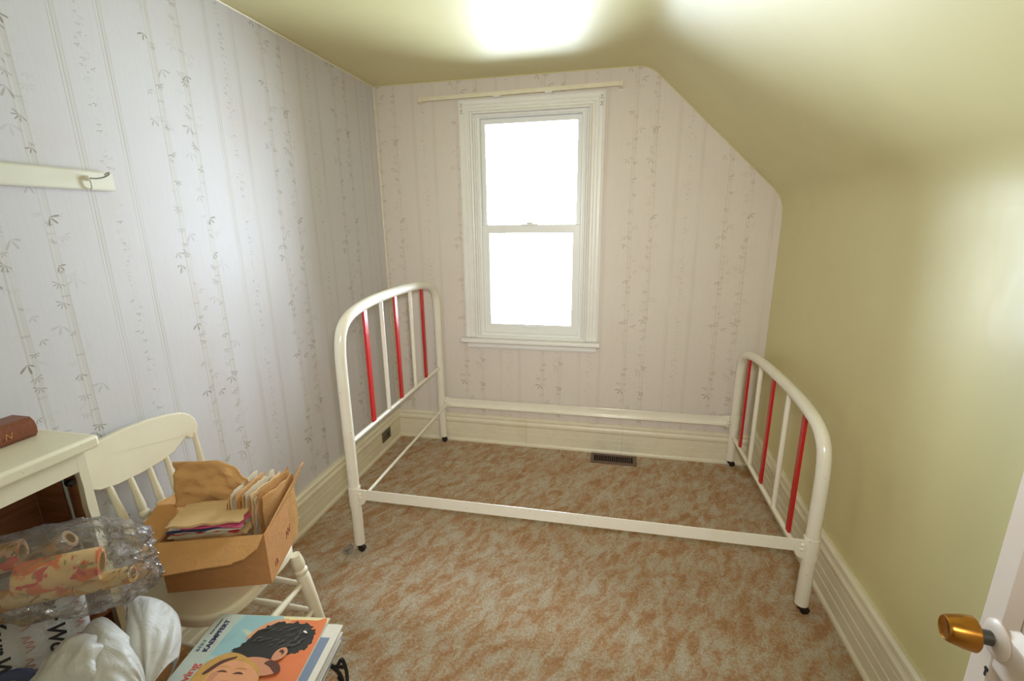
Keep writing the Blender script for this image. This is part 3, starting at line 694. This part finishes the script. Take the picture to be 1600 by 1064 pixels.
bk = thing('leather_book', 'thick brown leather book with gilt lettering lying on the cabinet', 'book', (.0, .0, 1.0))
bkM = Matrix.Translation((.030, -2.352, 1.0003)) @ Matrix.Rotation(R(0), 4, 'Z')
bk.matrix_world = bkM
BLn, BWd, BT_ = .235, .062, .050
box((.004, .004, .005), (BWd-.010, BLn-.006, BT_-.005)).obj('page_block', 'gilt', bk, bevel=.001)
sd = lambda z: .010*sqrt(max(0, 1-((z-BT_/2)/(BT_/2))**2))
cvr = [(0, 0), (BWd, 0), (BWd+.008, .010), (BWd+.010, .025), (BWd+.006, .040), (BWd-.006, BT_), (0, BT_), (0, BT_-.004), (BWd-.008, BT_-.004), (BWd+.002, .038), (BWd+.005, .025), (BWd+.003, .011), (BWd-.003, .004), (0, .004)]
MB().prism(cvr, lambda a, b, t: (a, t, b), 0, BLn).obj('cover', 'leather', bk, smooth=30)
tm = text_mesh('I O N', .020, .0003, .0002, .3, 1.1)
o = link('gilt_lettering', tm, 'gold_print', bk); o.matrix_local = frame_matrix((BWd+.0105, .132, .017), (0, 1, 0), (-.12, 0, 1))

# ------------------------------------------------------------------ bags and rolls in the corner
ctn = thing('support_carton', 'plain brown carton under the plastic bags', 'carton', (.345, -2.37, 0))
cwx, cwy, chz = .090, .235, .43
for a, b, nm in (((-cwx, -cwy, 0), (cwx, -cwy+.004, chz), 'side'), ((-cwx, cwy-.004, 0), (cwx, cwy, chz), 'side'), ((-cwx, -cwy+.004, 0), (-cwx+.004, cwy-.004, chz), 'side'), ((cwx-.004, -cwy+.004, 0), (cwx, cwy-.004, chz), 'side'), ((-cwx, -cwy, chz), (cwx, -.001, chz+.004), 'flap'), ((-cwx, .001, chz), (cwx, cwy, chz+.004), 'flap')):
    box(a, b).obj(nm, 'carton_board', ctn, smooth=0)

def roll(name, a, b, r, rc, mat, label, wind=True):
    o = thing(name, label, 'paper roll', a, 0, 'paper rolls in the clear bag'); a_ = V((0, 0, 0)); b_ = V(b)-V(a)
    ax_ = b_.normalized()
    m = MB(); m.lathe([(0, rc+.003), (0, r*.985), (.01, r), (.5, r*1.01), (.99, r), (1, r*.985), (1, rc+.003)], a_, b_, 28)
    m.f = m.f[:-2]; m.obj('paper', mat, o, smooth=30)
    m = MB(); m.lathe([(-.006, rc+.003), (1.006, rc+.003), (1.006, rc), (-.006, rc), (-.006, rc+.003)], a_, b_, 24); m.f = m.f[:-2]; m.obj('core', 'core_tan', o, smooth=30)
    return o
roll('paper_roll', (.338, -2.205, .735), (.230, -2.300, .748), .038, .024, 'floral_orange', 'large orange floral paper roll with a wide open core in the clear bag')
roll('paper_roll', (.390, -2.182, .694), (.290, -2.232, .682), .020, .012, 'floral_gold', 'slim paper roll with a tan core at the right end of the clear bag')
roll('paper_roll', (.215, -2.270, .795), (.120, -2.355, .790), .032, .018, 'floral_rose', 'rose printed paper roll at the back of the clear bag')
roll('paper_roll', (.285, -2.236, .694), (.185, -2.330, .706), .024, .016, 'floral_gold', 'gold floral paper roll lowest in the clear bag')
roll('paper_roll', (.262, -2.206, .792), (.190, -2.262, .742), .022, .013, 'brown_print', 'small brown printed paper roll on top in the clear bag')

def blob(name, c, ax, rad, mat, amp, fr, seed, nu=72, nv=48, ridge=.0, extra=None):
    X_ = V(ax[0]).normalized(); Y_ = V(ax[1]); Y_ = (Y_-X_*Y_.dot(X_)).normalized(); Z_ = X_.cross(Y_)
    def f(a, b):
        th = 2*pi*a; ph = pi*b; d = V((cos(ph), sin(ph)*cos(th), sin(ph)*sin(th)))
        q = d*fr+V((seed, seed*.7, -seed)); k = 1+amp*noise.noise(q)+amp*.5*noise.noise(q*2.3)
        if ridge: k += ridge*(1-2*abs(noise.noise(q*1.9+V((4, 1, 2)))))+ridge*.5*(1-2*abs(noise.noise(q*4.7)))
        if extra: k += extra(d)
        p = V((d.x*rad[0], d.y*rad[1], d.z*rad[2]))*k
        return X_*p.x+Y_*p.y+Z_*p.z
    m = MB().grid(f, nu, nv, cu=True); o = m.obj(name, mat, smooth=80, weld=True); o.location = c
    return o
cl = blob('clear_plastic_bag', (.266, -2.252, .744), ((.77, .63, -.16), (-.63, .77, 0)), (.172, .096, .090), 'clear_film', .10, 2.2, 3.1, 96, 64, .095,
          lambda d: .30*max(0, d.dot(V((.55, .35, .76)).normalized())-.82)*5*.55+1.1*max(0, d.dot(V((.62, -.1, -.78)).normalized())-.72))
tag(cl, 'crumpled clear plastic bag holding floral paper rolls', 'plastic bag')
wb = thing('white_plastic_bag', 'tied white plastic carrier bag with looped handles', 'plastic bag', (.352, -2.305, .434))
l1 = blob('pouch', (.020, -.010, .088), ((1, .2, .1), (0, 1, 0)), (.082, .088, .094), 'white_film', .16, 1.7, 9.4, 72, 48, .05); l1.parent = wb
def fan(K, arc, seed, pleats, depth, curl=.35, name='handle_loop'):
    K = V(K); arc = crom(arc, 10); na = len(arc); base = V((.352, -2.305, .434))
    cen = sum(arc, V())/na
    def f(a, b):
        i = a*(na-1); j = min(na-2, int(i)); p = arc[j].lerp(arc[j+1], i-j)
        nrm = (p-K).cross(arc[min(na-1, j+1)]-arc[j]).normalized()
        if nrm.dot(V((.6, -.3, .7))) < 0: nrm = -nrm
        if b <= .75:
            s = b/.75; q = K.lerp(p, s)+nrm*(sin(s*pi)*.022+depth*s*(1-s*.4)*sin(a*pleats+seed)+.006*noise.noise(V((a*9, s*3, seed))))
        else:
            s = (b-.75)/.25; q = p+(p-K).normalized()*(.012*sin(s*pi))-nrm*(.045*s+.01*s*s)-(p-K).normalized()*(curl*.06*s)
        return q-base
    return MB().grid(f, 48, 26).obj(name, 'white_film', wb, smooth=80, solid=.0008)
K_ = (.512, -2.296, .492)
fan(K_, [(.395, -2.222, .560), (.352, -2.185, .600), (.352, -2.160, .602), (.395, -2.140, .580), (.440, -2.140, .545), (.478, -2.170, .515), (.505, -2.21, .50)], 1.0, 17, .006)
fan(K_, [(.345, -2.235, .612), (.385, -2.262, .612), (.42, -2.30, .60), (.455, -2.345, .57), (.47, -2.385, .54)], 3.0, 12, .006, .2, 'gathered_neck')
kt = blob('knot', V((.516, -2.302, .488))-V((.352, -2.305, .434)), ((.3, -.9, 0), (0, 0, 1)), (.026, .020, .020), 'white_film', .25, 3, 2.2, 28, 18, .12); kt.parent = wb
# printed bag: flat folded packet of white film with lettering
pP = V((.212, -2.304, .598)); pn = V((.58, -.34, .74)).normalized()
tx = V((.78, -.25, -.57)); tx = (tx-pn*tx.dot(pn)).normalized(); tx = Matrix.Rotation(R(-13), 3, pn) @ tx; ty = pn.cross(tx)
PM = Matrix(((tx.x, ty.x, pn.x, pP.x), (tx.y, ty.y, pn.y, pP.y), (tx.z, ty.z, pn.z, pP.z), (0, 0, 0, 1)))
pb = thing('printed_plastic_bag', 'folded white plastic bag printed with black lettering under the clear bag', 'plastic bag'); pb.matrix_world = PM
box((-.155, -.105, -.030), (.125, .105, 0)).obj('packet', 'white_film', pb, bevel=.012, seg=4)
for body, sz, x, y, mt, of in (('for Your World', .042, -.125, -.058, 'print_black', .0011), ('for Your World', .042, -.150, .034, 'print_black', .0011)):
    o = link('lettering', text_mesh(body, sz, .0003, of, .35, .92), mt, pb); o.location = (x, y, .0006)
for y, x0 in ((.000, -.10), (.088, -.06), (-.095, -.12)):
    for k in range(4):
        c0 = x0+k*.050
        MB().tube(crom([(c0+.006*q, y+(.008 if q % 2 else -.006)*(1+.4*sin(q*2.3+k)), .0005) for q in range(7)], 4), .0013, 5).obj('faded_lettering', 'print_rose', pb)
br_ = thing('blue_paper_roll', 'dark blue paper roll with a tan core at the lower left corner', 'paper roll', (.300, -2.408, .560))
m = MB(); a_, b_ = V((0, 0, 0)), V((-.085, .055, -.075)); m.lathe([(0, .034), (0, .052), (.02, .054), (.98, .054), (1, .052), (1, .034)], a_, b_, 32); m.f = m.f[:-2]; m.obj('paper', 'blue_print', br_, smooth=30)
m = MB(); m.lathe([(-.10, .032), (-.10, .018), (1.02, .018), (1.02, .034), (-.06, .034), (-.10, .032)], a_, b_, 28); m.f = m.f[:-2]; m.obj('core', 'core_tan', br_, smooth=30)

# ------------------------------------------------------------------ records on a black wire rack
LO = V((.454, -2.035)); la, lb_ = V((.988, .153)), V((.153, -.988)); LS = .315
LC = LO+la*LS/2+lb_*LS/2
def lp(zc, th, mat, off=(0, 0), rz=0, label='', top=False):
    t_ = thing('record_sleeve', label, 'record', (LC.x+la.x*off[0]+lb_.x*off[1], LC.y+la.y*off[0]+lb_.y*off[1], zc), atan2(-lb_.y, -lb_.x)+R(rz), 'record sleeves on the wire rack')
    # local x = reading direction (towards the far edge), local y = towards the top of the cover
    h = LS/2
    mb = MB(); mb.box((-h, -h, 0), (h, h, th)); mb.obj('sleeve', mat, t_, smooth=0)
    MB().prism([(h-.004-(.0 if k in (0, 1) else .0), s) for k, s in ((0, -h+.006), (1, h-.006))]+[(h+.0006, h-.006), (h+.0006, -h+.006)], lambda a, b, z: (a, b, z), th*.3, th*.7).obj('sleeve_edge', 'paper_white', t_, smooth=0)
    return t_
stk = ['paper_green', 'paper_white', 'kraft_pale', 'paper_blue', 'newsprint', 'paper_red', 'paper_white', 'paper_green', 'grey_card', 'paper_white', 'kraft_dark', 'paper_navy', 'newsprint', 'paper_white', 'paper_green']
z = .378
for i, mt in enumerate(stk):
    th = .0038
    lp(z, th, mt, (.030+.006*sin(i*2.3), .008*sin(i*1.3)+.018), 1.5*sin(i*1.9), f'{ORD[len(stk)+1-i]} record sleeve from the top of the stack on the wire rack')
    z += th+.0002
s2 = lp(z, .004, 'paper_white', (.040, .014), -1.0, 'white and slate blue record sleeve second from the top of the stack')
mb = MB(); mb.box((-.14, -.14, .004), (.115, .06, .0044)); mb.obj('blue_print_block', 'paper_blue', s2, smooth=0)
z += .0043
floral('cover_blue', (150, 186, 190), [((176, 200, 190), 7, .5), ((196, 206, 178), 9, .56)])
plain('cover_pale', (188, 194, 184), .45, .06, 20); plain('cover_orange', (222, 124, 78), .45, .14, 16); plain('cover_hair', (46, 46, 44), .4, .4, 60); plain('cover_skin', (206, 142, 110), .45, .12, 30)
plain('cover_skin2', (224, 158, 116), .45, .14, 30); plain('cover_blonde', (204, 156, 84), .45, .3, 45); plain('cover_white', (236, 232, 222), .45); plain('cover_cream', (228, 212, 160), .45, .1, 20); plain('cover_dark', (96, 56, 44), .45, .3, 60); plain('cover_strand', (92, 92, 84), .4, .2, 60); plain('cover_lip', (190, 74, 70), .45)
s1 = lp(z, .004, 'cover_pale', (0, 0), 0, 'record sleeve with orange and blue portrait cover on top of the stack')
lay_n = [0]
def pr2(pts, mat, name, smooth=True, rag=0.0):
    P = [((u+.036-.5)*LS, (v+.027-.5)*LS) for u, v in pts]
    if smooth: P = [(p.x, p.y) for p in crom([(a, b, 0) for a, b in P], 5, closed=True)]
    if rag:
        P = [(a+rag*LS*noise.noise(V((k*1.37, 1.7, 0))), b+rag*LS*noise.noise(V((k*1.37, 8.3, 2)))) for k, (a, b) in enumerate(P)]
    hm = LS/2-.0015
    P = [(max(-hm, min(hm, a)), max(-hm, min(hm, b))) for a, b in P]
    lay_n[0] += 1; z1 = .0040+lay_n[0]*.00012
    MB().prism(P, lambda a, b, t: (a, b, t), z1-.0003, z1).obj(name, mat, s1, smooth=0)
pr2([(-.03, .80), (.50, .80), (.97, .78), (.97, -.03), (-.03, -.03)], 'cover_blue', 'print_background', False)
pr2([(.97, .40), (.97, -.03), (.90, -.03), (.86, .30)], 'cover_cream', 'print_background', False)
pr2([(.78, .56), (.87, .46), (.925, .30), (.93, .08), (.93, -.01), (.5, -.02), (.1, -.01), (.02, .2), (.30, .34), (.48, .30), (.60, .40)], 'cover_orange', 'print_backdrop')
pr2([(.72, .60), (.83, .55), (.91, .46), (.935, .34), (.90, .30), (.85, .40), (.78, .50)], 'cover_skin2', 'print_arm')
HAIR = [(.60, .635), (.66, .60), (.74, .555), (.83, .515), (.885, .43), (.905, .30), (.895, .175), (.87, .10), (.82, .05), (.774, .03), (.70, .02), (.64, .06), (.60, .13), (.57, .25), (.53, .30), (.50, .36), (.52, .50), (.56, .60)]
pr2(HAIR, 'cover_hair', 'print_hair', rag=.035)
rnd = random.Random(4)
for k in range(34):
    t0 = rnd.uniform(.12, .92); w0 = rnd.uniform(.10, .52); L_ = rnd.uniform(.05, .11)
    u0 = .62+.26*t0*(1-.5*abs(w0-.3)); a0 = .9+.8*(w0-.3)+rnd.uniform(-.25, .25)
    q = [(u0+L_*f*cos(a0)*.55, w0-L_*f*sin(a0)+.02*f*f) for f in (0, .5, 1)]
    pr2([(q[0][0], q[0][1]), (q[1][0]+.004, q[1][1]+.004), (q[2][0], q[2][1]), (q[1][0]-.003, q[1][1]-.003)], 'cover_strand', 'print_strand')
pr2([(.545, .45), (.55, .36), (.535, .28), (.50, .19), (.44, .15), (.40, .24), (.40, .36), (.45, .45), (.51, .49)], 'cover_skin', 'print_neck')
pr2([(.53, .26), (.50, .18), (.44, .14), (.42, .17), (.47, .24), (.50, .30)], 'cover_dark', 'print_neck_shade')
pr2([(.605, .265), (.640, .235), (.642, .195), (.60, .165), (.55, .185), (.525, .235), (.55, .268)], 'cover_skin', 'print_ear')
pr2([(.618, .235), (.624, .212), (.600, .192), (.575, .202), (.596, .212), (.600, .232)], 'cover_dark', 'print_ear_shade')
pr2([(.800, .135), (.810, .122), (.792, .095), (.786, .105)], 'cover_white', 'print_glint')
pr2([(.18, .78), (.32, .79), (.46, .775), (.53, .72), (.575, .64), (.575, .56), (.545, .47), (.50, .38), (.42, .29), (.25, .24), (.10, .34), (.04, .6)], 'cover_blonde', 'print_hair')
pr2([(.40, .73), (.50, .66), (.545, .56), (.53, .55), (.48, .63), (.39, .70)], 'cover_dark', 'print_parting')
pr2([(.18, .66), (.32, .675), (.41, .67), (.475, .63), (.505, .57), (.50, .46), (.44, .34), (.36, .27), (.24, .28), (.14, .40), (.12, .56)], 'cover_skin2', 'print_face')
pr2([(.20, .655), (.32, .665), (.40, .655), (.42, .60), (.33, .615), (.22, .61)], 'cover_skin', 'print_cheek_shade')
for a, b in ((.415, .585), (.405, .45)):
    pr2([(a-.004, b-.042), (a+.010, b-.015), (a+.010, b+.015), (a-.004, b+.042), (a-.004, b)], 'cover_dark', 'print_eye')
    pr2([(a+.036, b-.048), (a+.050, b), (a+.038, b+.045), (a+.040, b)], 'cover_blonde', 'print_brow')
pr2([(.345, .525), (.335, .54), (.330, .515), (.335, .49), (.345, .50)], 'cover_skin', 'print_nose')
pr2([(.285, .60), (.25, .56), (.242, .50), (.262, .41), (.298, .38), (.296, .44), (.290, .50), (.292, .56)], 'cover_lip', 'print_mouth')
pr2([(.284, .585), (.264, .55), (.258, .50), (.275, .42), (.293, .395), (.290, .45), (.283, .50), (.286, .55)], 'cover_white', 'print_teeth')
def cover_text(body, size, u, v, mat, off=.0003, sh=0, sp_=1):
    o = link('cover_lettering', text_mesh(body, size, .00015, off, sh, sp_), mat, s1); o.location = ((u-.5)*LS, (v-.5)*LS, .0046)
cover_text('KAEMPFERT', .0185, .625, .868, 'print_navy', .0006)
cover_text('BERT', .0125, .625, .936, 'print_slate', .0003, 0, 1.35)
cover_text('& his orchestra', .0080, .79, .942, 'print_navy', .0001)
cover_text('easy loving', .030, .115, .842, 'print_red', .0004, 0, .98)
for k in range(4): cover_text('___________', .0042, .70+.012*k, .80-.022*k, 'print_slate', .0)
cover_text('________________', .0042, .62, .845, 'print_red', .0)

rk = thing('record_rack', 'black wire rack carrying the stack of records', 'record rack', (LC.x+.03, LC.y, 0), atan2(-lb_.y, -lb_.x))
for y in (-.12, .12):
    MB().tube(crom([(-.165, y, .42), (-.17, y, .372), (-.1, y, .370), (.1, y, .370), (.17, y, .372), (.165, y, .42)], 6), .0045, 8).obj('shelf_wire', 'black_plastic', rk)
for y in (-.06, 0, .06): MB().tube([(-.16, y, .370), (.16, y, .370)], .0035, 8).obj('shelf_wire', 'black_plastic', rk)
for x in (-.145, .085):
    MB().tube([(x, -.19, .368), (x, .15, .368)], .0045, 8).obj('cross_wire', 'black_plastic', rk)
    for y, s in ((-.155, -1), (.12, 1)):
        MB().tube(crom([(x, y-.0, .372), (x+.004, y+s*.022, .33), (x, y+s*.03, .24), (x, y+s*.015, .12), (x, y+s*.03, .006)], 6), .0055, 8).obj('leg', 'black_plastic', rk)
    MB().tube(crom([(x, -.175, .374), (x, -.188, .392), (x, -.196, .35), (x, -.190, .30), (x, -.172, .335)], 6), .005, 8).obj('scroll_wire', 'black_plastic', rk)
